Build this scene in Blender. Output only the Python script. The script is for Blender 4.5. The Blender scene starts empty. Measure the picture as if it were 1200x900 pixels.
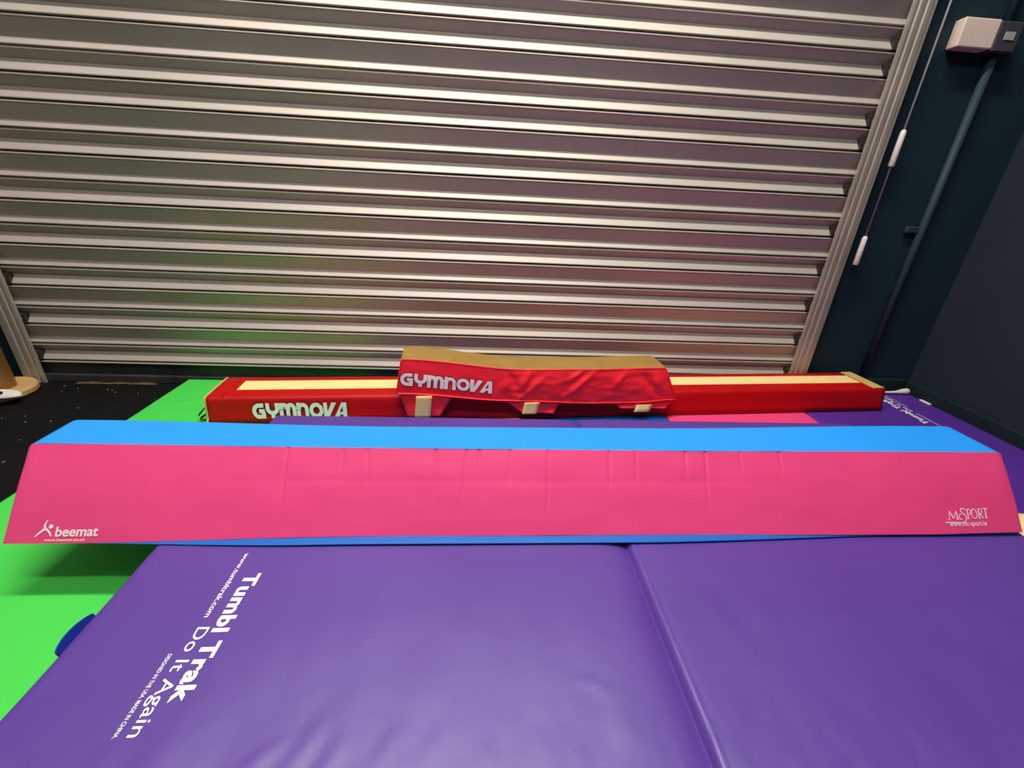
import bpy, bmesh, math, random
from mathutils import Vector, Matrix, noise
random.seed(7)
C = bpy.context.scene.collection
S = 0.674           # metres per unit of the layout below (origin at the eye, 1.22 units above the floor)
ZF = -1.10          # floor level in the back-of-room layout, whose unit is KB times the front one
KB = 1.113
K_ = [KB]
def W(p): return Vector((p[0]*K_[0]*S, p[1]*K_[0]*S, (p[2]*K_[0]-ZF*KB)*S))
def sm(a, b, x):
    t = max(0.0, min(1.0, (x-a)/(b-a))); return t*t*(3-2*t)

# ------------------------------------------------------------------ materials
def lin(c):
    return tuple(((v/255)/12.92 if v/255 <= .04045 else ((v/255+.055)/1.055)**2.4) for v in c)
def mat(name, rgb, rough=.5, metal=0.0, spec=.5, bump=0.0, bscale=60.0, var=0.0, vscale=4.0, coat=0.0, fine=0.0, fscale=900):
    m = bpy.data.materials.new(name); m.use_nodes = True
    nt = m.node_tree; b = nt.nodes['Principled BSDF']
    c = lin(rgb)
    b.inputs['Base Color'].default_value = (*c, 1)
    b.inputs['Roughness'].default_value = rough; b.inputs['Metallic'].default_value = metal
    b.inputs['Specular IOR Level'].default_value = spec
    b.inputs['Coat Weight'].default_value = coat; b.inputs['Coat Roughness'].default_value = .25
    tc = nt.nodes.new('ShaderNodeTexCoord')
    if var:
        n = nt.nodes.new('ShaderNodeTexNoise'); n.inputs['Scale'].default_value = vscale; n.inputs['Detail'].default_value = 5
        nt.links.new(tc.outputs['Object'], n.inputs['Vector'])
        r = nt.nodes.new('ShaderNodeMapRange'); r.inputs['From Min'].default_value = .3; r.inputs['From Max'].default_value = .7
        r.inputs['To Min'].default_value = 1-var; r.inputs['To Max'].default_value = 1+var
        nt.links.new(n.outputs['Fac'], r.inputs['Value'])
        mx = nt.nodes.new('ShaderNodeVectorMath'); mx.operation = 'SCALE'; mx.inputs[0].default_value = c
        nt.links.new(r.outputs['Result'], mx.inputs['Scale']); nt.links.new(mx.outputs['Vector'], b.inputs['Base Color'])
        r2 = nt.nodes.new('ShaderNodeMapRange'); r2.inputs['To Min'].default_value = max(.05, rough-.08); r2.inputs['To Max'].default_value = min(1, rough+.08)
        nt.links.new(n.outputs['Fac'], r2.inputs['Value']); nt.links.new(r2.outputs['Result'], b.inputs['Roughness'])
    prev = None
    for s_, st in ((bscale, bump), (fscale, fine)):
        if st:
            n = nt.nodes.new('ShaderNodeTexNoise'); n.inputs['Scale'].default_value = s_; n.inputs['Detail'].default_value = 4
            nt.links.new(tc.outputs['Object'], n.inputs['Vector'])
            bp = nt.nodes.new('ShaderNodeBump'); bp.inputs['Strength'].default_value = st; bp.inputs['Distance'].default_value = .002 if s_ > 200 else .01
            nt.links.new(n.outputs['Fac'], bp.inputs['Height'])
            if prev: nt.links.new(prev, bp.inputs['Normal'])
            prev = bp.outputs['Normal']
    if prev: nt.links.new(prev, b.inputs['Normal'])
    return m
M = {}
M['purple'] = mat('purple_vinyl', (84, 55, 144), .44, spec=.65, bump=.10, bscale=9, var=.04, fine=.12)
M['purple_dark'] = mat('purple_vinyl_back', (86, 46, 150), .45, spec=.35, bump=.10, bscale=9, var=.04, fine=.12)
M['green'] = mat('green_vinyl', (72, 208, 80), .5, spec=.35, bump=.12, bscale=7, var=.03, fine=.1)
M['pink'] = mat('pink_vinyl', (236, 72, 130), .42, spec=.4, bump=.14, bscale=8, var=.03, fine=.1)
M['blue'] = mat('blue_vinyl', (38, 148, 238), .45, spec=.35, bump=.12, bscale=9, var=.03, fine=.1)
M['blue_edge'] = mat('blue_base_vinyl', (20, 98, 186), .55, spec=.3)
M['blue_shaded'] = mat('shaded_blue_vinyl', (14, 84, 165), .5, spec=.3, bump=.1, bscale=9)  # blue darkened to hold the shadow of the red beam and pad
M['endgap'] = mat('dark_end_gap', (34, 32, 31), .6)  # near-black colour standing in for shade in the lath-end gaps
M['red'] = mat('red_vinyl', (180, 3, 8), .5, spec=.3, bump=.12, bscale=10, var=.03, fine=.1)
M['pad_red'] = mat('pad_red_vinyl', (252, 44, 56), .36, spec=.5, bump=.2, bscale=14, var=.03)
M['suede'] = mat('brown_suede', (154, 122, 64), .95, spec=.1, var=.08, vscale=14, fine=.5, fscale=600)
M['cream'] = mat('cream_suede', (252, 218, 150), .9, spec=.1, var=.03, vscale=30, fine=.4, fscale=700)
M['velcro'] = mat('cream_velcro', (240, 212, 150), .95, spec=.1, fine=.6, fscale=500)
M['tan'] = mat('tan_edging', (206, 176, 110), .8, spec=.2, fine=.3)
M['darkvelcro'] = mat('dark_green_velcro', (22, 58, 24), .9, spec=.1)
M['white'] = mat('white_print', (250, 246, 250), .5, spec=.3)
M['outline'] = mat('dark_print_edge', (58, 10, 14), .5, spec=.3)
M['pinkwhite'] = mat('pale_print', (252, 226, 236), .5, spec=.3)
M['webbing'] = mat('blue_webbing', (24, 50, 150), .8, spec=.2, fine=.6, fscale=500)
M['steel'] = mat('galvanised_lath', (186, 177, 167), .56, metal=.3, spec=.3, var=.05, vscale=3)
M['channel'] = mat('galvanised_channel', (176, 166, 154), .5, metal=.4, var=.10, vscale=7)
M['rail'] = mat('dirty_bottom_rail', (52, 54, 54), .6, metal=.2, var=.3, vscale=9)
M['wall'] = mat('dark_teal_paint', (24, 48, 58), .6, spec=.3, bump=.06, bscale=30, var=.05, vscale=2.5)
M['wall2'] = mat('dark_slate_paint', (38, 48, 58), .65, spec=.25, bump=.06, bscale=30, var=.05, vscale=2.5)
M['skirt'] = mat('dark_skirting_paint', (26, 40, 42), .5, spec=.3)
M['floor'] = mat('black_rubber', (9, 9, 10), .75, spec=.2, bump=.2, bscale=40, var=.35, vscale=12)
M['pipe'] = mat('painted_conduit', (40, 60, 68), .6, spec=.3)
M['boxcream'] = mat('cream_enclosure', (236, 216, 198), .45, var=.06, vscale=14)
M['boxgrey'] = mat('dark_grey_plastic', (66, 66, 72), .5)
M['plate'] = mat('pale_grey_plate', (175, 175, 178), .45)
M['cord'] = mat('grey_cord', (150, 152, 150), .6)
M['toggle'] = mat('white_toggle', (226, 222, 216), .45)
M['wood'] = mat('tan_board', (205, 162, 104), .7, var=.15, vscale=6)
M['footmetal'] = mat('white_foot_metal', (240, 232, 222), .4)
M['bolt'] = mat('dark_bolt', (30, 28, 28), .4, metal=.6)
M['straw'] = mat('dry_straw', (112, 88, 60), .9)
M['lint'] = mat('white_lint', (105, 105, 105), .9)

# ------------------------------------------------------------------ helpers
def obj(name, bm, m, parent=None, smooth=False, bevel=0.0, segs=2, angle=40):
    me = bpy.data.meshes.new(name); bmesh.ops.recalc_face_normals(bm, faces=bm.faces) if bm.faces else None
    bm.to_mesh(me); bm.free()
    for mm in (m if isinstance(m, (list, tuple)) else [m]): me.materials.append(mm)
    o = bpy.data.objects.new(name, me); C.objects.link(o)
    if smooth:
        for p in me.polygons: p.use_smooth = True
    if bevel:
        b = o.modifiers.new('bevel', 'BEVEL'); b.width = bevel; b.segments = segs; b.limit_method = 'ANGLE'; b.angle_limit = math.radians(angle)
    if parent:
        o.parent = parent; o.matrix_parent_inverse = Matrix.Translation(-Vector(parent.location))
    return o
def tag(o, label, cat, group=None, kind=None):
    o['label'] = label; o['category'] = cat
    if group: o['group'] = group
    if kind: o['kind'] = kind
    return o
def thing(name, loc, label, cat, group=None):
    o = bpy.data.objects.new(name, None); C.objects.link(o); o.location = W(loc); o.empty_display_size = .05
    return tag(o, label, cat, group)
def struct(o): o['kind'] = 'structure'; return o
def box(bm, x0, x1, y0, y1, z0, z1):
    v = [bm.verts.new(W(p)) for p in ((x0,y0,z0),(x1,y0,z0),(x1,y1,z0),(x0,y1,z0),(x0,y0,z1),(x1,y0,z1),(x1,y1,z1),(x0,y1,z1))]
    for f in ((0,3,2,1),(4,5,6,7),(0,1,5,4),(1,2,6,5),(2,3,7,6),(3,0,4,7)): bm.faces.new([v[i] for i in f])
def BX(*a): bm = bmesh.new(); box(bm, *a); return bm
def tube(bm, pts, r, n=12, caps=True):
    rs = r if isinstance(r, (list, tuple)) else [r]*len(pts)
    rings = []
    P = [Vector(p) for p in pts]
    for i, p in enumerate(P):
        d = (P[min(i+1, len(P)-1)]-P[max(i-1, 0)]).normalized()
        a = d.orthogonal().normalized() if i == 0 else (rings_a - d*rings_a.dot(d)).normalized()
        rings_a = a; b = d.cross(a)
        rings.append([bm.verts.new(W(p+(a*math.cos(2*math.pi*k/n)+b*math.sin(2*math.pi*k/n))*rs[i])) for k in range(n)])
    for i in range(len(rings)-1):
        for k in range(n): bm.faces.new((rings[i][k], rings[i][(k+1)%n], rings[i+1][(k+1)%n], rings[i+1][k]))
    if caps: bm.faces.new(rings[0][::-1]); bm.faces.new(rings[-1])
def lathe(bm, c, prof, n=48):
    rings = [[bm.verts.new(W((c[0]+r*math.cos(2*math.pi*k/n), c[1]+r*math.sin(2*math.pi*k/n), z))) for k in range(n)] for r, z in prof]
    for i in range(len(rings)-1):
        for k in range(n): bm.faces.new((rings[i][k], rings[i][(k+1)%n], rings[i+1][(k+1)%n], rings[i+1][k]))
    bm.faces.new(rings[0][::-1]); bm.faces.new(rings[-1])
def grid(bm, fn, us, vs):
    g = [[bm.verts.new(W(fn(u, v))) for v in vs] for u in us]
    for i in range(len(us)-1):
        for j in range(len(vs)-1): bm.faces.new((g[i][j], g[i+1][j], g[i+1][j+1], g[i][j+1]))
    return g
def lp(a, b, n): return [a+(b-a)*i/n for i in range(n+1)]
def extr_x(bm, prof_fn, xs):
    """closed cross-section prof_fn(x) -> list of (y,z); capped at both ends"""
    rings = [[bm.verts.new(W((x, y, z))) for y, z in prof_fn(x)] for x in xs]
    n = len(rings[0])
    for i in range(len(rings)-1):
        for k in range(n): bm.faces.new((rings[i][k], rings[i][(k+1)%n], rings[i+1][(k+1)%n], rings[i+1][k]))
    bm.faces.new(rings[0]); bm.faces.new(rings[-1][::-1])

# ---- flat lettering: 2D meshes mapped onto a surface function fn(a,b,off) -> layout point
def text2d(body, w, h, x=0, y=0, bold=0.0, shear=0.0, spacing=1.0):
    cu = bpy.data.curves.new('t', 'FONT'); cu.body = body; cu.size = 1; cu.offset = bold; cu.shear = shear; cu.space_character = spacing
    cu.resolution_u = 4
    o = bpy.data.objects.new('t', cu); C.objects.link(o)
    dg = bpy.context.evaluated_depsgraph_get(); me = o.evaluated_get(dg).to_mesh()
    vs = [(v.co.x, v.co.y) for v in me.vertices]; fs = [tuple(p.vertices) for p in me.polygons]
    o.evaluated_get(dg).to_mesh_clear(); bpy.data.objects.remove(o); bpy.data.curves.remove(cu)
    x0 = min(v[0] for v in vs); x1 = max(v[0] for v in vs); y0 = min(v[1] for v in vs); y1 = max(v[1] for v in vs)
    return [((a-x0)/(x1-x0)*w+x, (b-y0)/(y1-y0)*h+y) for a, b in vs], fs
def stroke2d(pts, w, x=0, y=0, sx=1, sy=1):
    P = [Vector((p[0]*sx, p[1]*sy)) for p in pts]; ws = w if isinstance(w, (list, tuple)) else [w]*len(P)
    vs = []; n = len(P)
    for i in range(n):
        d1 = (P[i]-P[i-1]).normalized() if i else (P[1]-P[0]).normalized()
        d2 = (P[i+1]-P[i]).normalized() if i < n-1 else d1
        nn = Vector((-(d1+d2).y, (d1+d2).x)).normalized(); k = 1/max(.5, nn.dot(Vector((-d1.y, d1.x))))
        a = P[i]+nn*ws[i]/2*k; b = P[i]-nn*ws[i]/2*k
        vs += [(a.x+x, a.y+y), (b.x+x, b.y+y)]
    return vs, [(2*i, 2*i+1, 2*i+3, 2*i+2) for i in range(n-1)]
def arc(cx, cy, rx, ry, a0, a1, n=14):
    return [(cx+rx*math.cos(math.radians(a)), cy+ry*math.sin(math.radians(a))) for a in lp(a0, a1, n)]
def disc2d(cx, cy, r, n=16): return [(cx+r*math.cos(2*math.pi*k/n), cy+r*math.sin(2*math.pi*k/n)) for k in range(n)], [tuple(range(n))]
def decal(name, shapes, fn, parent, mats, cuts=0):
    """shapes: list of (verts, faces, material_index, offset)"""
    bm = bmesh.new()
    for vs, fs, mi, off in shapes:
        b2 = bmesh.new(); vv = [b2.verts.new((a, b, 0)) for a, b in vs]
        for f in fs:
            try: b2.faces.new([vv[i] for i in f])
            except ValueError: pass
        if cuts:
            bmesh.ops.triangulate(b2, faces=b2.faces)
            for _ in range(cuts): bmesh.ops.subdivide_edges(b2, edges=b2.edges, cuts=1, use_grid_fill=True)
        b2.verts.index_update()
        nv = [bm.verts.new(W(fn(v.co.x, v.co.y, off))) for v in b2.verts]
        for f in b2.faces:
            try: ff = bm.faces.new([nv[v.index] for v in f.verts]); ff.material_index = mi
            except ValueError: pass
        b2.free()
    return obj(name, bm, mats, parent)

def gymnova(w, h, t=.26, ex=.0):
    """stylised heavy capitals, w x h, built from strokes; ex widens the stroke for the dark edge"""
    L = []; s = t+ex
    def poly(pts): L.append(('p', pts))
    G = [('s', arc(.47, .5, .36, .37, 62, 180, 10)+arc(.47, .5, .36, .37, 180, 298, 10)[1:]), ('s', [(.45, .5), (.84, .5)]), ('s', [(.50, .87), (.78, .87)]), ('s', [(.5, .13), (.74, .13), (.74, .44)])]
    Y = [('s', [(.13, 1), (.13, .66)]+arc(.45, .64, .32, .27, 180, 360, 12)+[(.77, 1)]), ('s', [(.45, .42), (.45, 0)])]
    Mm = [('s', [(.13, 0), (.13, .62)]+arc(.36, .62, .23, .25, 180, 0, 10)+[(.59, 0)]), ('s', [(.59, .62)]+arc(.82, .62, .23, .25, 180, 0, 10)+[(1.05, 0)]), ('s', [(.13, .5), (.13, 1)])]
    N = [('s', [(.13, 0), (.13, .6)]+arc(.42, .6, .29, .27, 180, 0, 12)+[(.71, 0)]), ('s', [(.13, .5), (.13, 1)])]
    O = [('s', arc(.48, .5, .36, .37, 0, 360, 24))]
    V = [('p', [(0, 1), (.27, 1), (.27, .42), (.62, 1), (.95, 1), (.34, 0), (0, 0)])]
    A = [('p', [(0, 0), (.33, 0), (.45, .2), (.45, .42), (.66, .75), (.66, 1), (.61, 1)]), ('p', [(.66, 0), (.95, 0), (.95, 1), (.66, 1)]), ('p', [(.42, .2), (.68, .2), (.68, .4), (.54, .4)])]
    adv = [.93, .92, 1.22, .90, 1.0, .72, .98]; tot = sum(adv)
    x = 0; out = []
    for gl, ad in zip((G, Y, Mm, N, O, V, A), adv):
        for k, pts in gl:
            if k == 's': vs, fs = stroke2d([(p[0], p[1]) for p in pts], s)
            else:
                cx = sum(p[0] for p in pts)/len(pts); cy = sum(p[1] for p in pts)/len(pts)
                q = [(p[0]+(ex/2 if p[0] > cx else -ex/2), p[1]+(ex/2 if p[1] > cy else -ex/2)) for p in pts]
                vs, fs = q, [tuple(range(len(q)))]
            out.append(([((a+x)/tot*w, b*h) for a, b in vs], fs))
        x += ad
    return out

# ------------------------------------------------------------------ the room shell
YS, YW = 2.38, 2.40
bm = bmesh.new(); box(bm, -5, 4.2, -5, 3.2, ZF-.08, ZF); struct(obj('floor', bm, M['floor']))
bm = bmesh.new()
box(bm, -5, -2.49, YW, 2.75, ZF, 3.2); box(bm, 1.955, 2.9, YW, 2.75, ZF, 3.2); box(bm, -2.49, 1.955, YW+.12, 2.75, ZF, 3.2)
struct(obj('wall_back', bm, M['wall']))
struct(obj('wall_right', BX(2.735, 2.95, -5, YW, ZF, 3.2), M['wall2']))
struct(obj('baseboard_back', BX(1.965, 2.70, YW-.03, YW, ZF, -.985), M['skirt'], bevel=.006))
struct(obj('baseboard_right', BX(2.70, 2.735, -5, YW, ZF, -.995), M['skirt'], bevel=.006))

# ------------------------------------------------------------------ roller shutter
sh = thing('roller_shutter', (-.26, YS, ZF), 'wide closed grey metal roller shutter door of horizontal slats behind the gym mats', 'shutter')
P1 = .1018
zb = -.985                     # bottom of the lowest lath
prof = []                      # (y offset toward the room, z)
NARROW = {1, 3, 5, 7, 9, 11, 14, 17, 20, 22, 25}
z = zb; row = 0
while z < 1.9:
    if row in NARROW:          # narrow lath: small upturned ridge under a long overhanging face
        seg = [(.032, .0), (.004, .001), (.004, .0095), (.0275, .011), (.0285, .0125), (.0275, .015), (.009, .0375), (.008, .040), (.0335, .098)]
    else:                      # wide lath: broad face tilted to the ceiling with a rolled lip underneath
        seg = [(.034, .0), (.0375, .002), (.0385, .0045), (.0375, .007), (.033, .0085), (.004, .0095), (.004, .0175), (.034, .0188), (.036, .0205), (.035, .0235), (.0045, .063), (.0035, .065), (.005, .067), (.032, .098)]
    prof += [(a, z+b) for a, b in seg]
    z += P1; row += 1
def curtain(u, v):
    a, zz = prof[int(v)]
    return (u, YS+.006-a, zz)
bm = bmesh.new(); grid(bm, curtain, lp(-2.47, 1.93, 12), range(len(prof)))
obj('slat_curtain', bm, M['steel'], sh)
for k in range(row):
    if k not in NARROW:
        for xa, xb in ((-2.386, -2.368), (1.850, 1.868)):
            o = obj('end_gap_shade', BX(xa, xb, YS-.037, YS-.004, zb+k*P1+.016, zb+k*P1+.066), M['endgap'], sh, bevel=.002)  # added dark block in place of the shaded gap at a wide lath's end
bm = bmesh.new(); box(bm, -2.46, 1.92, YS-.012, YS+.02, ZF+.002, zb+.004); box(bm, -2.46, 1.92, YS-.035, YS-.01, ZF+.002, ZF+.045)
obj('bottom_rail', bm, M['rail'], sh, bevel=.003)
for x0, x1 in ((-2.49, -2.385), (1.868, 1.975)):
    bm = bmesh.new(); ribs = []
    w = x1-x0
    pr = [(0, .012), (0, 0), (.10, -.002), (.13, .003), (.26, .003), (.29, -.002), (.44, -.002), (.47, .003), (.60, .003), (.63, -.002), (.80, -.002), (.83, .002), (1, .002), (1, .066), (.9, .066), (.9, .012)]
    if x0 < 0: pr = [(1-a, b) for a, b in pr]
    ring0 = [bm.verts.new(W((x0+a*w, 2.329+b, ZF+.002))) for a, b in pr]; ring1 = [bm.verts.new(W((x0+a*w, 2.329+b, 2.0))) for a, b in pr]
    for k in range(len(pr)): bm.faces.new((ring0[k], ring0[(k+1) % len(pr)], ring1[(k+1) % len(pr)], ring1[k]))
    bm.faces.new(ring0); bm.faces.new(ring1[::-1])
    obj('guide_channel', bm, M['channel'], sh)
# ------------------------------------------------------------------ fittings on the wall right of the shutter
pc = thing('pull_cord', (2.047, 2.345, -.30), 'thin hanging pull cord with two white toggles beside the right shutter channel', 'cord')
bm = bmesh.new(); tube(bm, [(2.047, 2.345, 1.9), (2.047, 2.345, -.16)], .0045, 8); obj('cord', bm, M['cord'], pc, True)
for za, zb_ in ((.19, .352), (-.295, -.145)):
    bm = bmesh.new(); tube(bm, [(2.047, 2.345, za), (2.047, 2.345, za+.004), (2.047, 2.345, zb_-.01), (2.047, 2.345, zb_)], [.011, .0145, .0125, .008], 14)
    obj('toggle', bm, M['toggle'], pc, True)
sb = thing('switch_box', (2.26, YW, .674), 'cream wall switch box with dark grey end module above the conduit', 'switch')
bm = bmesh.new()
pts = [(2.152, YW), (2.149, 2.385), (2.141, 2.335), (2.317, 2.335), (2.317, YW)]
r0 = [bm.verts.new(W((x, y, .689))) for x, y in pts]; r1 = [bm.verts.new(W((x, y, .800))) for x, y in pts]
for k in range(5): bm.faces.new((r0[k], r0[(k+1) % 5], r1[(k+1) % 5], r1[k]))
bm.faces.new(r0); bm.faces.new(r1[::-1]); obj('enclosure', bm, M['boxcream'], sb, bevel=.004)
gm = obj('switch_module', BX(2.320, 2.432, 2.335, YW, .682, .797), M['boxgrey'], sb, bevel=.004)
obj('rating_plate', BX(2.356, 2.402, 2.331, 2.336, .727, .757), M['plate'], gm)
cp = thing('conduit_pipe', (2.385, YW, -.98), 'dark painted conduit pipe running down the back wall from the switch box', 'pipe')
bm = bmesh.new(); tube(bm, [(2.385, 2.379, -.975), (2.385, 2.379, .680)], .019, 14); obj('lower_run', bm, M['pipe'], cp, True)
bm = bmesh.new(); tube(bm, [(2.385, 2.379, .799), (2.385, 2.379, 1.9)], .019, 14); obj('upper_run', bm, M['pipe'], cp, True)
bm = bmesh.new(); box(bm, 2.300, 2.372, 2.376, YW, -.122, -.086); obj('saddle_clip', bm, M['pipe'], cp, bevel=.006)

# ------------------------------------------------------------------ post on the far left
po = thing('wooden_post', (-2.45, 2.145, ZF), 'tan wooden post on a round base at the far left by the shutter', 'post')
bm = bmesh.new(); lathe(bm, (-2.465, 2.175), [(.065, -1.058), (.065, .6)]); obj('shaft', bm, M['wood'], po, True)
bm = bmesh.new(); lathe(bm, (-2.475, 2.18), [(.138, ZF+.001), (.146, ZF+.01), (.146, -1.068), (.138, -1.058)]); obj('round_base', bm, M['wood'], po, bevel=.003)
bm = bmesh.new(); n = 28
r0 = [bm.verts.new(W((-2.40+.125*math.cos(2*math.pi*k/n), 2.085+.045*math.sin(2*math.pi*k/n), -1.057))) for k in range(n)]
r1 = [bm.verts.new(W((-2.40+.118*math.cos(2*math.pi*k/n), 2.085+.040*math.sin(2*math.pi*k/n), -1.042))) for k in range(n)]
for k in range(n): bm.faces.new((r0[k], r0[(k+1) % n], r1[(k+1) % n], r1[k]))
bm.faces.new(r1); bm.faces.new(r0[::-1]); fp = obj('foot_plate', bm, M['footmetal'], po, bevel=.002); fp['label'] = 'white metal foot plate'
bm = bmesh.new(); lathe(bm, (-2.36, 2.065), [(.017, -1.043), (.017, -1.034), (.010, -1.030)], 14); obj('bolt', bm, M['bolt'], fp)

# ------------------------------------------------------------------ mats on the floor
def soft_mat(x0, x1, y0, y1, z0, zt_fn, m, name, parent=None, nx=60, ny=50, r=.018, xs=None, ys=None):
    """closed slab with rounded top edges"""
    xs = xs or lp(x0, x1, nx); ys = ys or lp(y0, y1, ny)
    def dense(a, l, b): return sorted(set([a+r*t for t in (0, .08, .25, .5, 1)]+[q for q in l if a+r < q < b-r]+[b-r*t for t in (0, .08, .25, .5, 1)]))
    xs = dense(x0, xs, x1); ys = dense(y0, ys, y1)
    def rd(d): return 0 if d >= r else r-math.sqrt(max(0, r*r-(r-d)**2))
    bm = bmesh.new()
    g = grid(bm, lambda x, y: (x, y, zt_fn(x, y)-max(rd(min(x-x0, x1-x)), rd(min(y-y0, y1-y)))), xs, ys)
    nx, ny = len(xs), len(ys)
    rim = [g[i][0] for i in range(nx)]+[g[nx-1][j] for j in range(1, ny)]+[g[i][ny-1] for i in range(nx-2, -1, -1)]+[g[0][j] for j in range(ny-2, 0, -1)]
    low = [bm.verts.new((v.co.x, v.co.y, W((0, 0, z0)).z)) for v in rim]
    for k in range(len(rim)): bm.faces.new((rim[k], low[k], low[(k+1) % len(rim)], rim[(k+1) % len(rim)]))
    bm.faces.new(low[::-1])
    return obj(name, bm, m, parent, smooth=True)
def nz(x, y, s, seed=0): return noise.noise(Vector((x*s+seed, y*s-seed, seed*.37)))

GT = -1.06
def ridge(x, y, x0, y0, x1, y1, w, h):
    dx, dy = x1-x0, y1-y0; L2 = dx*dx+dy*dy; t = ((x-x0)*dx+(y-y0)*dy)/L2
    if t < 0 or t > 1: return 0
    d = ((x-x0)*dy-(y-y0)*dx)/math.sqrt(L2)
    return h*math.exp(-(d/w)**2)*math.sin(math.pi*t)
def z_gfar(x, y):
    z = GT-.001+.001*nz(x, y, 5, 3)
    for a in ((-1.62, 1.98, -1.28, 2.14, .012, .004), (-1.60, 1.90, -1.27, 1.98, .012, .004), (-1.55, 2.14, -1.30, 2.24, .012, .003), (-1.60, 1.74, -1.2, 1.80, .012, .003)): z += ridge(x, y, *a)
    return min(z, GT+.003)
gf = soft_mat(-1.635, -.62, .06, 2.338, ZF+.001, z_gfar, M['green'], 'green_mat', r=.012, nx=110, ny=150)
tag(gf, 'thin bright green mat lying on the black floor at left under the beams', 'mat')

fm = thing('folding_mat', (.9, 1.2, ZF), 'pink and blue folding mat just peeping out under the long red beam', 'mat')
zl = lambda x, y: GT-.001
soft_mat(-.615, .985,   .15, 2.338, ZF+.001, zl, M['blue_shaded'], 'blue_panel', fm, nx=20, ny=30, r=.012)
soft_mat(.988, 1.812,   .15, 2.338, ZF+.001, zl, M['pink'], 'pink_panel', fm, nx=20, ny=30, r=.012)
obj('velcro_strip', BX(.01, .20, 1.90, 1.955, GT-.0005, GT+.004), M['velcro'], fm)['label'] = 'cream velcro strip'

# back purple mat against the right wall
pb = thing('gym_mat', (2.25, 1.5, ZF), 'dark purple printed mat in the back right corner against the dark wall', 'mat')
soft_mat(1.816, 2.696, .1, 2.355, ZF+.001, lambda x, y: GT-.001+.0012*nz(x, y, 4, 2), M['purple_dark'], 'cover', pb, nx=30, ny=60, r=.012)
def print_lines():
    """the four printed lines: reading along a (0..), letter tops toward +b"""
    T = []
    T.append((*text2d('Tumbl Trak', .332, .040, 0, 0, bold=.034, spacing=1.06), 0, .0012))
    T.append((*text2d('Do It Again', .232, .037, .160, -.045, bold=0), 0, .0012))
    T.append((*text2d('www.tumbltrak.com', .205, .0135, -.072, -.038, bold=.006), 0, .0012))
    T.append((*text2d('DESIGNED IN THE USA. MADE IN CHINA.', .167, .0085, .226, -.062, bold=.008), 0, .0012))
    return T
PL = print_lines()
decal('printed_lettering', PL, lambda a, b, o: (2.447-b/KB, 1.932+a/KB, GT+.001+o), pb, M['white'])
obj('care_label', BX(2.672, 2.690, 2.17, 2.235, GT, GT+.004), M['white'], pb)['label'] = 'small white care label'

# front purple mat
K_[0] = 1.0
FX = .469
def z_front(x, y):
    z = -1.0015
    d = x-FX
    z -= .021*math.exp(d/.032) if d < 0 else .021*math.exp(-d/.010)
    z += (.0012*nz(x, y, 60, 5)+.003)*math.exp(-((d-.016)/.010)**2)
    q = sm(.98, .70, y)
    z += q*(.0022*nz(x, y, 3.2, 1)+.0016*nz(x*1.3, y*.6, 9, 4))
    # lettered end panel dips slightly to the left of a pressed line
    z -= .012*max(0, -.573-x)*sm(.97, .9, y)*.5
    # soft radial folds near the front edge
    q2 = sm(.62, .45, y)
    z += q2*(.0024*nz(x*3.0, y*.5, 5, 12)+.0011*nz(x*2.2, y, 16, 14))
    for a in ((.215, .612, .275, .597, .005, .0022), (.258, .602, .302, .573, .005, .0022), (-.10, .42, -.07, .52, .010, .0022), (.02, .42, .03, .50, .012, .002), (-.20, .42, -.15, .53, .010, .0025), (-.36, .40, -.30, .56, .015, .004), (-.30, .40, -.25, .52, .015, .003), (.62, .40, .80, .47, .012, .0025), (-.45, .43, -.36, .52, .012, .003)): z += ridge(x, y, *a)
    return min(z, -1.0003) if y > .95 else z
pf = thing('gym_mat', (.47, 1.0, GT*KB), 'large purple bifold mat with white lettering filling the foreground', 'mat')
xs = sorted(lp(-.94, 1.878, 180)+[FX+t for t in lp(-.06, .06, 48)])
ys = lp(.20, 1.829, 130)
soft_mat(-.94, 1.878, .20, 1.829, GT*KB+.001, z_front, M['purple'], 'cover', pf, r=.016, xs=xs, ys=ys)
decal('printed_lettering', PL, lambda a, b, o: (-.632+b, .916-a, z_front(-.632+b, .916-a)+o), pf, M['white'], cuts=1)
bm = bmesh.new(); hp = []
for t in lp(0, 1, 16):
    y = .70+.10*t; k = math.sin(math.pi*t)**.7
    hp.append((-.939-.012*k, y, -1.016+.004*k))
for (a, b) in zip(hp, hp[1:]):
    q = [(a[0]+.004, a[1], a[2]-.02), (b[0]+.004, b[1], b[2]-.02), (b[0]-.006, b[1], b[2]+.012), (a[0]-.006, a[1], a[2]+.012)]
    v0 = [bm.verts.new(W(p)) for p in q]; v1 = [bm.verts.new(W((p[0]+.006, p[1], p[2]+.002))) for p in q]
    bm.faces.new(v0); bm.faces.new(v1[::-1])
    for i in range(4): bm.faces.new((v0[i], v0[(i+1) % 4], v1[(i+1) % 4], v1[i]))
bmesh.ops.remove_doubles(bm, verts=bm.verts, dist=1e-5)
obj('carry_handle', bm, M['webbing'], pf)['label'] = 'blue webbing carry handle'
bm = bmesh.new()
grid(bm, lambda u, v: (1.87+u, 1.03+v+.06*u, -1.006+.012*math.sin(min(1, u/.16)*2.4)+.003*math.sin(v*30)-.10*max(0, v+u*.5-.10)), lp(0, .17, 12), lp(0, .12, 8))
vf = obj('velcro_flap', bm, M['velcro'], pf, True); vf['label'] = 'cream velcro flap'
vf.modifiers.new('t', 'SOLIDIFY').thickness = .004

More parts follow.
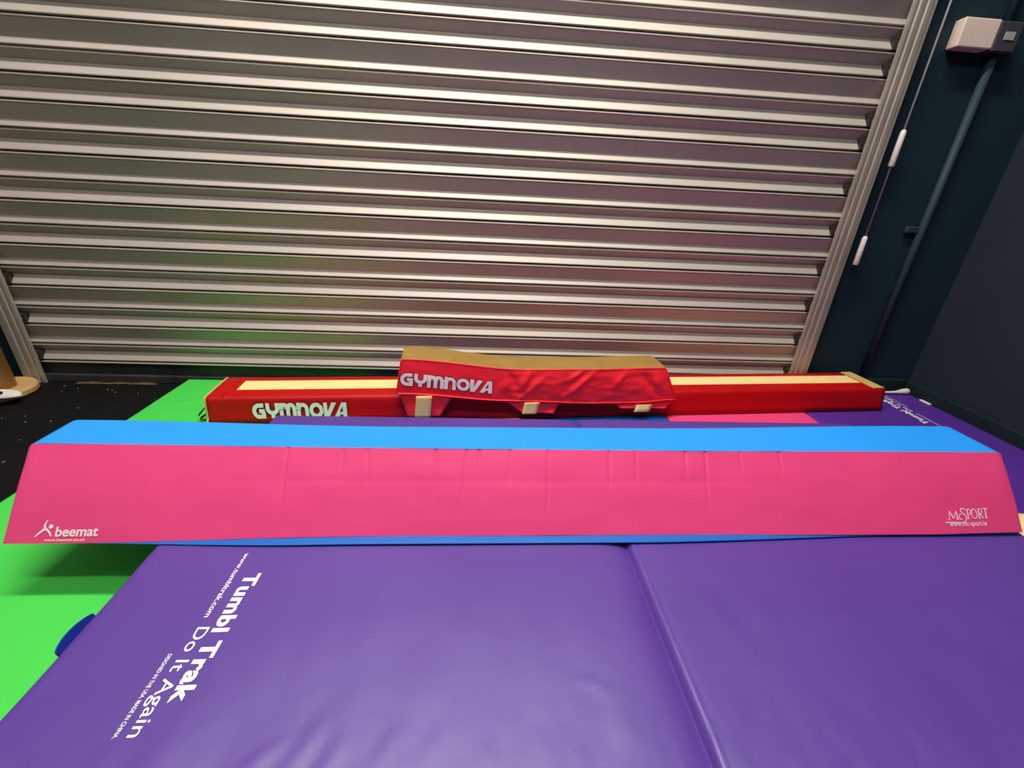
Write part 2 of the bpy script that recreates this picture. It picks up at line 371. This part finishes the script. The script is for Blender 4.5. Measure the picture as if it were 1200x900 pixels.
# ------------------------------------------------------------------ pink beam
BX0, BX1 = -1.357, 1.852
pk = thing('floor_beam', (.25, 1.28, -1.0), 'long pink foam floor beam with blue top in front of the red beam', 'beam')
creases = [(-.60, .9, 0), (-.43, .35, .05), (-.355, .55, .25), (-.14, .7, .12), (-.04, .85, -.18), (.0, .45, .05), (.10, .4, 0), (.225, .95, -.06), (.43, .5, -.1), (.52, .4, -.1), (.69, .4, -.1), (.76, .8, -.12), (.88, .25, 0), (1.02, .3, 0)]
def pbot(x): return -1.0+.013*sm(-1.3, -.3, x)-.002*sm(.6, 1.2, x)+.004*sm(1.5, 1.85, x)
def bulge(x): return sm(-1.33, -.5, x)*(1-sm(.5, 1.5, x))
def disp(x, t):
    """t 0 bottom .. 1 top of the pink face"""
    d = .0025*nz(x, t*.3, 2.2, 6)+.0012*nz(x*1.2, t*.6, 7, 9)
    for cx, ln, sl in creases:
        k = 1-t
        if k < ln:
            q = (x-cx-sl*k*.12)/.0042
            d -= .0032*(1-k/ln)**.6*math.exp(-q*q)*(1 if k > .02 else .5)
    d -= .0014*math.exp(-((t-.62)/.02)**2)*sm(-1.0, -.4, x)*(1-sm(.7, 1.2, x))
    return d*sm(-1.355, -1.30, x)*sm(1.85, 1.80, x)
ny_, nz_ = -.23/.286, .17/.286
def sag(x): return sm(-1.3, -.3, x)*(1-sm(.6, 1.7, x))
def rnd(x):   # softly rounded ends
    q = max(0, .035-min(x-BX0, BX1-x)); return .035-math.sqrt(max(0, .035**2-q*q)) if q > 0 else 0
def ztopf(x): return -.7705-.006*sag(x)-.35*rnd(x)
def pface(x, t, o=0):
    zb0 = pbot(x); yb = 1.03+(zb0+1)*.74
    y = yb+(1.204-yb)*t; z = zb0+(ztopf(x)-zb0)*t
    e = .004*math.sin(math.pi*t); d = disp(x, t)+e+o
    return (x, y+ny_*d, z+nz_*d)
def ptop(x, v):
    y = 1.204+(1.348+.040*(x-BX0)/3.21-1.204)*v
    z = ztopf(x)-.012*sag(x)*v+.0006*math.sin(math.pi*v)**.5+.0008*nz(x, v*.2, 5, 3)*math.sin(math.pi*v)
    for cx in (-.58, -.35, -.13, .0, .12, .24, .32): z -= .0016*math.exp(-((x-cx-.02*v)/.004)**2)*math.sin(math.pi*v)
    return (x, y, z)
bm = bmesh.new()
gx = sorted(lp(BX0, BX1, 900))
g = grid(bm, lambda x, t: pface(x, t), gx, [0, .02]+lp(.05, .95, 26)+[.975, 1])
# rounded ends of the front panel: close to the end faces, and the back panel
def bface(x, t): p = ptop(x, 1); return (x, 1.55+(p[1]-1.55)*t, -1.0+(p[2]+1.0)*t)
grid(bm, bface, lp(BX0, BX1, 40), lp(0, 1, 6))
bmesh.ops.remove_doubles(bm, verts=bm.verts, dist=1e-6)
obj('side_cover', bm, M['pink'], pk, True)['label'] = 'pink vinyl side'
bm = bmesh.new()
grid(bm, ptop, lp(BX0, BX1, 500), [0, .02, .06]+lp(.12, .9, 8)+[.96, .99, 1])
obj('top_cover', bm, M['blue'], pk, True)['label'] = 'blue vinyl top'
bm = bmesh.new()
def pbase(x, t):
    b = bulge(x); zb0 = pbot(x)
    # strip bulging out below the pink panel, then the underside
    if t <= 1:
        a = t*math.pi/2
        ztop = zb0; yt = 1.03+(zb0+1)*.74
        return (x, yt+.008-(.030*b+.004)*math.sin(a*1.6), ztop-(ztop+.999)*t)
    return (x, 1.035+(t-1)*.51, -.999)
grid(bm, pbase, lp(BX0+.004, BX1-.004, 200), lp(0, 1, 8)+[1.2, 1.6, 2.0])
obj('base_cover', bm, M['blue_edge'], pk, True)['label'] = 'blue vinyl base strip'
for x in (BX0, BX1):
    bm = bmesh.new(); sgn = -1 if x == BX0 else 1
    q = [(x, 1.03, -1+.0), pface(x, 1), ptop(x, 1), (x, 1.55, -1.0)]
    q[0] = pface(x, 0)
    v = [bm.verts.new(W(p)) for p in q]; v2 = [bm.verts.new(W((p[0]+sgn*.004, p[1]*.985+.0194, p[2]*.985-.0133))) for p in q]
    bm.faces.new(v2)
    for i in range(4): bm.faces.new((v[i], v[(i+1) % 4], v2[(i+1) % 4], v2[i]))
    obj('end_cover', bm, M['pink'], pk)
fL = math.hypot(.23, .17)
def onpink(a, b, o): return pface(a, max(0, min(1, b)), o)
def shift(sh, x, y, sx=1, sy=1): return [([(a*sx+x, b*sy+y) for a, b in vs], fs, mi, off) for vs, fs, mi, off in sh]
hgt = 1/.23
def zt(z): return (z+1)*hgt
bee = []
# figure: raised arm and body, two legs, head (coordinates in tenths of the mark)
def fig(pts, ws): return (*stroke2d([((px-40)/14.5*.031-1.277, zt(-.997)+(637-py)/25*.205) for px, py in pts], [w*.0052 for w in ws]), 0, .0016)
bee_pts = [([(52.3, 614), (50.2, 618), (49.6, 621.5), (51.2, 625)], [.35, .9, 1.2, 1.5]), ([(51.6, 624), (47.5, 627), (43.5, 630.5), (40.3, 634)], [1.5, 1.2, 1.0, .6]), ([(50.6, 624.5), (54.2, 626.5), (57.0, 629.5), (59.0, 633.5)], [1.5, 1.2, 1.0, .7])]
def pxy(px, py):   # mark layout on the pink face
    return (-1.276+(px-40)*(.171/74), zt(-.985)+(634-py)*(.038*hgt/20)*1.0)
def mark(pts, ws): 
    P = [pxy(*p) for p in pts]
    vs, fs = stroke2d([(a, b/hgt*1.243) for a, b in P], [w*.0048 for w in ws])
    return ([(a, b*hgt/1.243) for a, b in vs], fs, 0, .0016)
bee = [mark(p, w) for p, w in bee_pts]
vs, fs = disc2d(pxy(57.2, 622)[0], pxy(57.2, 622)[1]/hgt*1.243, .0062); bee.append(([(a, b*hgt/1.243) for a, b in vs], fs, 0, .0016))
x0, y0 = pxy(63.5, 634); x1, y1 = pxy(114, 622)
bee.append((*text2d('beemat', x1-x0, y1-y0, x0, y0, bold=.022, shear=.05), 0, .0016))
x0, y0 = pxy(52, 639.3); x1, y1 = pxy(100, 636)
bee.append((*text2d('www.beemat.co.uk', x1-x0, max(.02, y1-y0), x0, max(.012, y0), bold=.01), 0, .0016))
decal('printed_logo', bee, onpink, pk, M['pinkwhite'], cuts=1)
mc = []
def mcs(pts, w, serif=False):
    sx, sy = .150/46, .034*hgt/11
    vs, fs = stroke2d([(1.583+(px-1111)*sx, (zt(-.963)+(614.5-py)*sy)/hgt*1.243) for px, py in pts], w*.0027)
    mc.append(([(a, b*hgt/1.243) for a, b in vs], fs, 0, .0016))
# M
mcs([(1113, 614), (1114, 606.5)], .7); mcs([(1114, 606.5), (1118, 613)], 1.5); mcs([(1118, 613), (1121.5, 606.5)], .7); mcs([(1121.5, 606.5), (1122.5, 614)], 1.4)
mcs([(1111.5, 614), (1114.5, 614)], .6); mcs([(1121, 614), (1124, 614)], .6)
# c
mcs(arc(1126.2, 611.6, 2.0, 2.3, -50, -310, 10), .9)
# S, tall, sweeping under the line
mcs([(1132.3, 606), (1130.5, 604.2), (1128, 604.3), (1126.8, 606.2), (1128.5, 608.3), (1131.5, 610.3), (1132.6, 613), (1130.8, 616), (1127, 617), (1121, 616.6), (1108, 616.3)], 1.1)
# P O R T
mcs([(1134.5, 613.5), (1134.5, 604.8)], 1.3); mcs([(1134.5, 605)]+arc(1136.2, 607.3, 2, 2.3, -90, 90, 8)+[(1134.5, 609.7)], .9); mcs([(1133.3, 613.5), (1136, 613.5)], .6)
mcs(arc(1142, 609.2, 3.1, 4.2, 0, 360, 20), 1.0)
mcs([(1147.3, 613.5), (1147.3, 604.8)], 1.3); mcs([(1147.3, 605)]+arc(1149, 607.1, 2, 2.1, -90, 90, 8)+[(1147.3, 609.3)], .9); mcs([(1148.6, 609.2), (1151.5, 613.5)], 1.3); mcs([(1146, 613.5), (1148.6, 613.5)], .6)
mcs([(1155, 613.3), (1155, 604.8)], 1.4); mcs([(1151.8, 604.7), (1158, 604.7)], .9); mcs([(1153.6, 613.3), (1156.4, 613.3)], .6)
mc.append((*text2d('www.mc-sport.ie', .137, .075, 1.587, zt(-.984), bold=.01), 0, .0016))
decal('printed_logo', mc, onpink, pk, M['pinkwhite'], cuts=1)

# ------------------------------------------------------------------ red floor beam (slightly turned)
K_[0] = KB
R0 = Vector((-1.245, 1.830, GT+.003)); uu = Vector((.99724, .07419, 0)); nn = Vector((-.07419, .99724, 0)); RL = 3.545
def RB(s, n, z): p = R0+uu*s+nn*n; return (p.x, p.y, R0.z+z)
rb = thing('floor_beam', tuple(RB(1.77, .13, 0)), 'long low red floor beam with cream top strip lying against the shutter', 'beam')
bm = bmesh.new()
def rprof(s):
    w = .003*math.sin(s*5)+.002*nz(s, .3, 3, 2)
    a = [(-.014, .0), (.002+w*.5, .03), (.008+w, .075), (.012, .108), (.017, .121), (.027, .125), (.14, .126), (.243, .125), (.253, .121), (.258, .108), (.262, .07), (.268, 0)]
    return a
rings = [[bm.verts.new(W(RB(s, n, z))) for n, z in rprof(s)] for s in lp(0, RL, 150)]
K = len(rings[0])
for i in range(len(rings)-1):
    for k in range(K): bm.faces.new((rings[i][k], rings[i][(k+1) % K], rings[i+1][(k+1) % K], rings[i+1][k]))
bm.faces.new(rings[0]); bm.faces.new(rings[-1][::-1])
obj('body', bm, M['red'], rb, True)
def rbox(name, s0, s1, n0, n1, z0, z1, m, parent, skew=0):
    bm = bmesh.new()
    v = [bm.verts.new(W(RB(*p))) for p in ((s0,n0,z0),(s1,n0,z0),(s1+skew,n1,z0),(s0-skew,n1,z0),(s0,n0,z1),(s1,n0,z1),(s1+skew,n1,z1),(s0-skew,n1,z1))]
    for f in ((0,3,2,1),(4,5,6,7),(0,1,5,4),(1,2,6,5),(2,3,7,6),(3,0,4,7)): bm.faces.new([v[i] for i in f])
    return obj(name, bm, m, parent)
rbox('top_strip', .105, 3.455, .094, .195, .1262, .1282, M['cream'], rb)['label'] = 'cream suede top strip'
def end_edge(name, s0, s1, m):
    bm = bmesh.new(); pr = rprof(s0)
    a = []
    cx, cz = .134, .06
    for s in (s0, s1):
        a.append([bm.verts.new(W(RB(s, cx+(n-cx)*1.012, cz+(z-cz)*1.03 if z > .01 else z))) for n, z in pr])
        
    for k in range(K): bm.faces.new((a[0][k], a[0][(k+1) % K], a[1][(k+1) % K], a[1][k]))
    bm.faces.new(a[0][::-1]); bm.faces.new(a[1])
    return obj(name, bm, m, rb)
end_edge('end_edging', -.004, .004, M['tan'])['label'] = 'tan end edging'
# broad tan edging over the top at the right end
rbox('end_band', 3.468, 3.538, .020, .250, .1255, .1285, M['tan'], rb)['label'] = 'tan band across the top'
rbox('seam', .070, .074, .020, .250, .1255, .1272, M['red'], rb)
for (za, zb2, nn0) in ((.085, .035, .02), (.045, .008, .03)):
    bm = bmesh.new()
    q = [(-.002, nn0, za), (-.002, nn0+.03, za-.005), (-.055, nn0+.02, zb2), (-.05, nn0, zb2-.004)]
    v = [bm.verts.new(W(RB(*p))) for p in q]; bm.faces.new(v)
    o = obj('velcro_tab', bm, M['darkvelcro'], rb); o.modifiers.new('t', 'SOLIDIFY').thickness = .003; o['label'] = 'dark green velcro tab'
def rface(a, b, o):
    s = .197+a; z = .020+b
    n = .004+.006*(z/.075)+.003*math.sin(s*5)-.004
    return RB(s, n-.0035-o, z)
dg = [(vs, fs, 0, .0008) for vs, fs in gymnova(.420, .078, ex=.10)]+[(vs, fs, 1, .002) for vs, fs in gymnova(.420, .078)]
decal('printed_logo', dg, rface, rb, [M['outline'], M['white']])

# ------------------------------------------------------------------ red beam pad on top of the red beam
pd = thing('beam_pad', tuple(RB(1.55, .05, .13)), 'short puffy red padded cover with brown suede top sitting on the red beam', 'pad')
s0, s1 = .885, 2.166
def ptz(s):   # level of the top, sagging in the middle
    t = (s-s0)/(s1-s0); return .328-.054*sm(0, .45, t)-.002*sm(.3, .7, t)+.006*sm(.7, 1, t)
def pbz(s):   # lower edge of the front skirt
    t = (s-s0)/(s1-s0); return .160-.044*sm(0, .40, t)-.022*sm(.35, .75, t)+.012*sm(.88, 1, t)
folds = [(1.42, .30, 1.0, -.10), (1.72, .9, .75, .32), (1.80, .95, .15, .30), (1.66, .6, .1, -.05), (1.95, .9, .5, .2), (2.05, .8, .15, -.15), (1.36, .6, .0, .12), (1.55, .8, .0, .25), (2.12, .9, .3, .05), (1.48, .95, .4, .12)]
def pdisp(s, t):
    d = .006*math.sin(math.pi*t)+.004*nz(s, t*.25, 6, 21)*sm(0, .1, t)+.003*nz(s*1.5, t*.5, 12, 22)
    for fs_, ta, tb, sl in folds:
        q = (s-fs_-sl*(t-ta)*.6)/.020
        lo, hi = min(ta, tb), max(ta, tb)
        if lo-.1 < t < hi+.1: d += (.0085 if sl >= 0 else -.0075)*math.exp(-q*q)*math.sin(math.pi*max(0, min(1, (t-lo+.1)/(hi-lo+.2))))
    return d*(.35 if s < 1.36 else 1.0)
def sx(s, t):   # ends flare outward at the hem
    e = (1-t); c = (s0+s1)/2
    return s+(-.030*e if s < c else .082*e)*abs((s-c)/(s1-c))**3
def pfront(s, t, o=0):
    z = pbz(s)+(ptz(s)-pbz(s))*t
    return RB(sx(s, t), -.034-.006*(1-t)-pdisp(s, t)-o, z)
bm = bmesh.new()
ss = lp(s0, s1, 220)
g = grid(bm, lambda s, t: pfront(s, t), ss, lp(0, 1, 36))
def pend(s):   # ordered ring points behind the front face, at one end
    return [RB(sx(s, 1), .14, ptz(s)), RB(sx(s, .4), .145, .1305), RB(sx(s, .4), -.006, .1305), RB(sx(s, 0), -.012, pbz(s))]
bk = [[bm.verts.new(W(p)) for p in pend(s)] for s in ss]
for i in range(len(ss)-1):
    for k in range(3): bm.faces.new((bk[i][k], bk[i][k+1], bk[i+1][k+1], bk[i+1][k]))
    bm.faces.new((bk[i][3], g[i][0], g[i+1][0], bk[i+1][3]))
for i, gi in ((0, g[0]), (-1, g[-1])): bm.faces.new(gi+bk[i])
obj('body', bm, M['pad_red'], pd, True)
bm = bmesh.new()
def ptop2(s, v):
    z = ptz(s)+.004*math.sin(math.pi*v)**.6+.0015*nz(s, v*.3, 14, 2)
    f = pfront(s, 1); n0 = -.036-pdisp(s, 1)*.6
    return RB(sx(s, 1), n0+(.142-n0)*v, z)
grid(bm, ptop2, ss, [0, .03]+lp(.1, .9, 8)+[.97, 1])
obj('top_panel', bm, M['suede'], pd, True)['label'] = 'brown suede top'
def piping(fn, name):
    bm = bmesh.new(); tube(bm, [fn(s) for s in lp(s0, s1, 120)], .0035, 8); obj(name, bm, M['pad_red'], pd, True)
piping(lambda s: pfront(s, 0, .002), 'hem_piping'); piping(lambda s: pfront(s, 1, -.002), 'top_piping')
for s_ in (s0, s1):
    bm = bmesh.new(); tube(bm, [pfront(s_, t, .001) for t in lp(0, 1, 16)], .0035, 8); obj('end_piping', bm, M['pad_red'], pd, True)
def flap(q, vel, bend):
    """q: four (s,z) corners top-left, top-right, bottom-right, bottom-left"""
    bm = bmesh.new()
    def f(u, v):
        a = Vector(q[0]).lerp(Vector(q[1]), u); b = Vector(q[3]).lerp(Vector(q[2]), u); p = a.lerp(b, v)
        return RB(p[0], -.034+bend*v*v+.004*math.sin(u*7+v*4)*v, p[1])
    grid(bm, f, lp(0, 1, 14), lp(0, 1, 10))
    o = obj('strap_flap', bm, M['pad_red'], pd, True); o.modifiers.new('t', 'SOLIDIFY').thickness = .004
    bm = bmesh.new()
    def fv(u, v):
        s = vel[0]+(vel[1]-vel[0])*u; zt_, zb_ = vel[2], vel[3]
        z = zt_+(zb_-zt_)*v; k = max(0, min(1, (q[0][1]-z)/(q[0][1]-q[3][1])))
        return RB(s-.012*v, -.0475+bend*k*k, z)
    grid(bm, fv, lp(0, 1, 4), lp(0, 1, 8))
    w = obj('velcro_strap', bm, M['velcro'], o, True); w.modifiers.new('t', 'SOLIDIFY').thickness = .003; w['label'] = 'cream velcro strap'
    
flap([(.868, .158), (1.112, .138), (1.052, .036), (.900, .036)], (.945, 1.018, .150, .036), -.004)
flap([(1.362, .116), (1.642, .096), (1.612, .040), (1.455, .046)], (1.462, 1.535, .106, .046), -.006)
flap([(1.930, .086), (2.232, .092), (2.205, .055), (1.955, .062)], (2.04, 2.122, .082, .046), -.006)
def pface_txt(a, b, o):
    s = .893+a; t0 = (.206+b-.124*a-pbz(s))/(ptz(s)-pbz(s))
    p = pfront(s, max(0, min(1, t0)), .001+o); return p
dg = [(vs, fs, 0, .0008) for vs, fs in gymnova(.410, .062, ex=.10)]+[(vs, fs, 1, .0022) for vs, fs in gymnova(.410, .062)]
decal('printed_logo', dg, pface_txt, pd, [M['outline'], M['white']], cuts=1)

# ------------------------------------------------------------------ small loose things
bm = bmesh.new(); tube(bm, [(2.40, 2.315, GT+.010), (2.54, 2.315, GT+.011), (2.59, 2.316, GT+.013), (2.635, 2.317, GT+.018), (2.660, 2.317, GT+.020), (2.672, 2.317, GT+.020)], [.006, .007, .009, .017, .019, .013], 16)
tag(obj('plastic_stick', bm, M['toggle'], None, True), 'white tapered plastic stick lying behind the right end of the red beam', 'stick')
bm = bmesh.new()
for k in range(46):
    x = -2.20+random.random()*.36; y = 2.322+random.random()*.018-.01*abs(x+2.0); z = ZF+.004
    a = random.uniform(-.25, .25); l = random.uniform(.015, .05)
    tube(bm, [(x-l*math.cos(a), y-l*math.sin(a)*.3, z), (x+l*math.cos(a), y+l*math.sin(a)*.3, z+random.random()*.006)], .0018, 5)
tag(obj('straw_litter', bm, M['straw'], None), 'scatter of dry brown straw on the floor along the shutter foot', 'litter', kind='stuff')
bm = bmesh.new()
for k in range(26):
    x = random.uniform(-2.3, -1.7); y = random.uniform(1.45, 2.3)
    r = random.uniform(.002, .004)
    tube(bm, [(x, y, ZF+.001), (x+r*random.uniform(-2, 2), y+r*1.5, ZF+r)], r, 5)
tag(obj('floor_lint', bm, M['lint'], None), 'pale specks of lint scattered on the black floor at left', 'litter', kind='stuff')

# ------------------------------------------------------------------ light
def area(name, x, y, z, sx_, sy_, power, col=(1, .95, .88), tilt=(0, 0, 0)):
    l = bpy.data.lights.new(name, 'AREA'); l.shape = 'RECTANGLE'; l.size = sx_; l.size_y = sy_; l.energy = power; l.color = col
    o = bpy.data.objects.new(name, l); C.objects.link(o); o.location = (x, y, z); o.rotation_euler = tilt; return o
area('ceiling_batten', -.1, 1.05, 3.1, 1.9, .16, 92)
area('ceiling_batten', -.1, .0, 2.9, 1.5, .16, 32)
w = bpy.data.worlds.new('World'); bpy.context.scene.world = w; w.use_nodes = True
nt = w.node_tree; bg = nt.nodes['Background']
tc = nt.nodes.new('ShaderNodeTexCoord'); sp = nt.nodes.new('ShaderNodeSeparateXYZ'); mr = nt.nodes.new('ShaderNodeMapRange')
mr.inputs['From Min'].default_value = 0; mr.inputs['From Max'].default_value = .9; mr.inputs['To Min'].default_value = .02; mr.inputs['To Max'].default_value = .35
nt.links.new(tc.outputs['Generated'], sp.inputs[0]); nt.links.new(sp.outputs['Z'], mr.inputs['Value']); nt.links.new(mr.outputs['Result'], bg.inputs['Strength'])
bg.inputs['Color'].default_value = (1, .95, .9, 1)

# ------------------------------------------------------------------ camera
def rot(rx, ry, rz):
    cx, sx_, cy, sy_, cz, sz = math.cos(rx), math.sin(rx), math.cos(ry), math.sin(ry), math.cos(rz), math.sin(rz)
    base = Matrix(((1,0,0),(0,0,-1),(0,1,0))); Yw = Matrix(((cz,sz,0),(-sz,cz,0),(0,0,1)))
    P = Matrix(((1,0,0),(0,cx,-sx_),(0,sx_,cx))); R = Matrix(((cy,-sy_,0),(sy_,cy,0),(0,0,1)))
    return R @ P @ base @ Yw
R = rot(*[math.radians(a) for a in (24.2, 3.01, -4.52)])
cd = bpy.data.cameras.new('camera'); cam = bpy.data.objects.new('camera', cd); C.objects.link(cam)
cd.sensor_fit = 'HORIZONTAL'; cd.sensor_width = 36; cd.lens = 510/1200*36; cd.clip_start = .02
m3 = Matrix((R[0], -Vector(R[1]), -Vector(R[2]))).transposed()
cam.matrix_world = Matrix.Translation(W((0, 0, 0))) @ m3.to_4x4()
sc = bpy.context.scene; sc.camera = cam
sc.view_settings.view_transform = 'Standard'; sc.view_settings.look = 'None'; sc.view_settings.gamma = 1; sc.view_settings.use_curve_mapping = False
sc.view_settings.exposure = 0.0
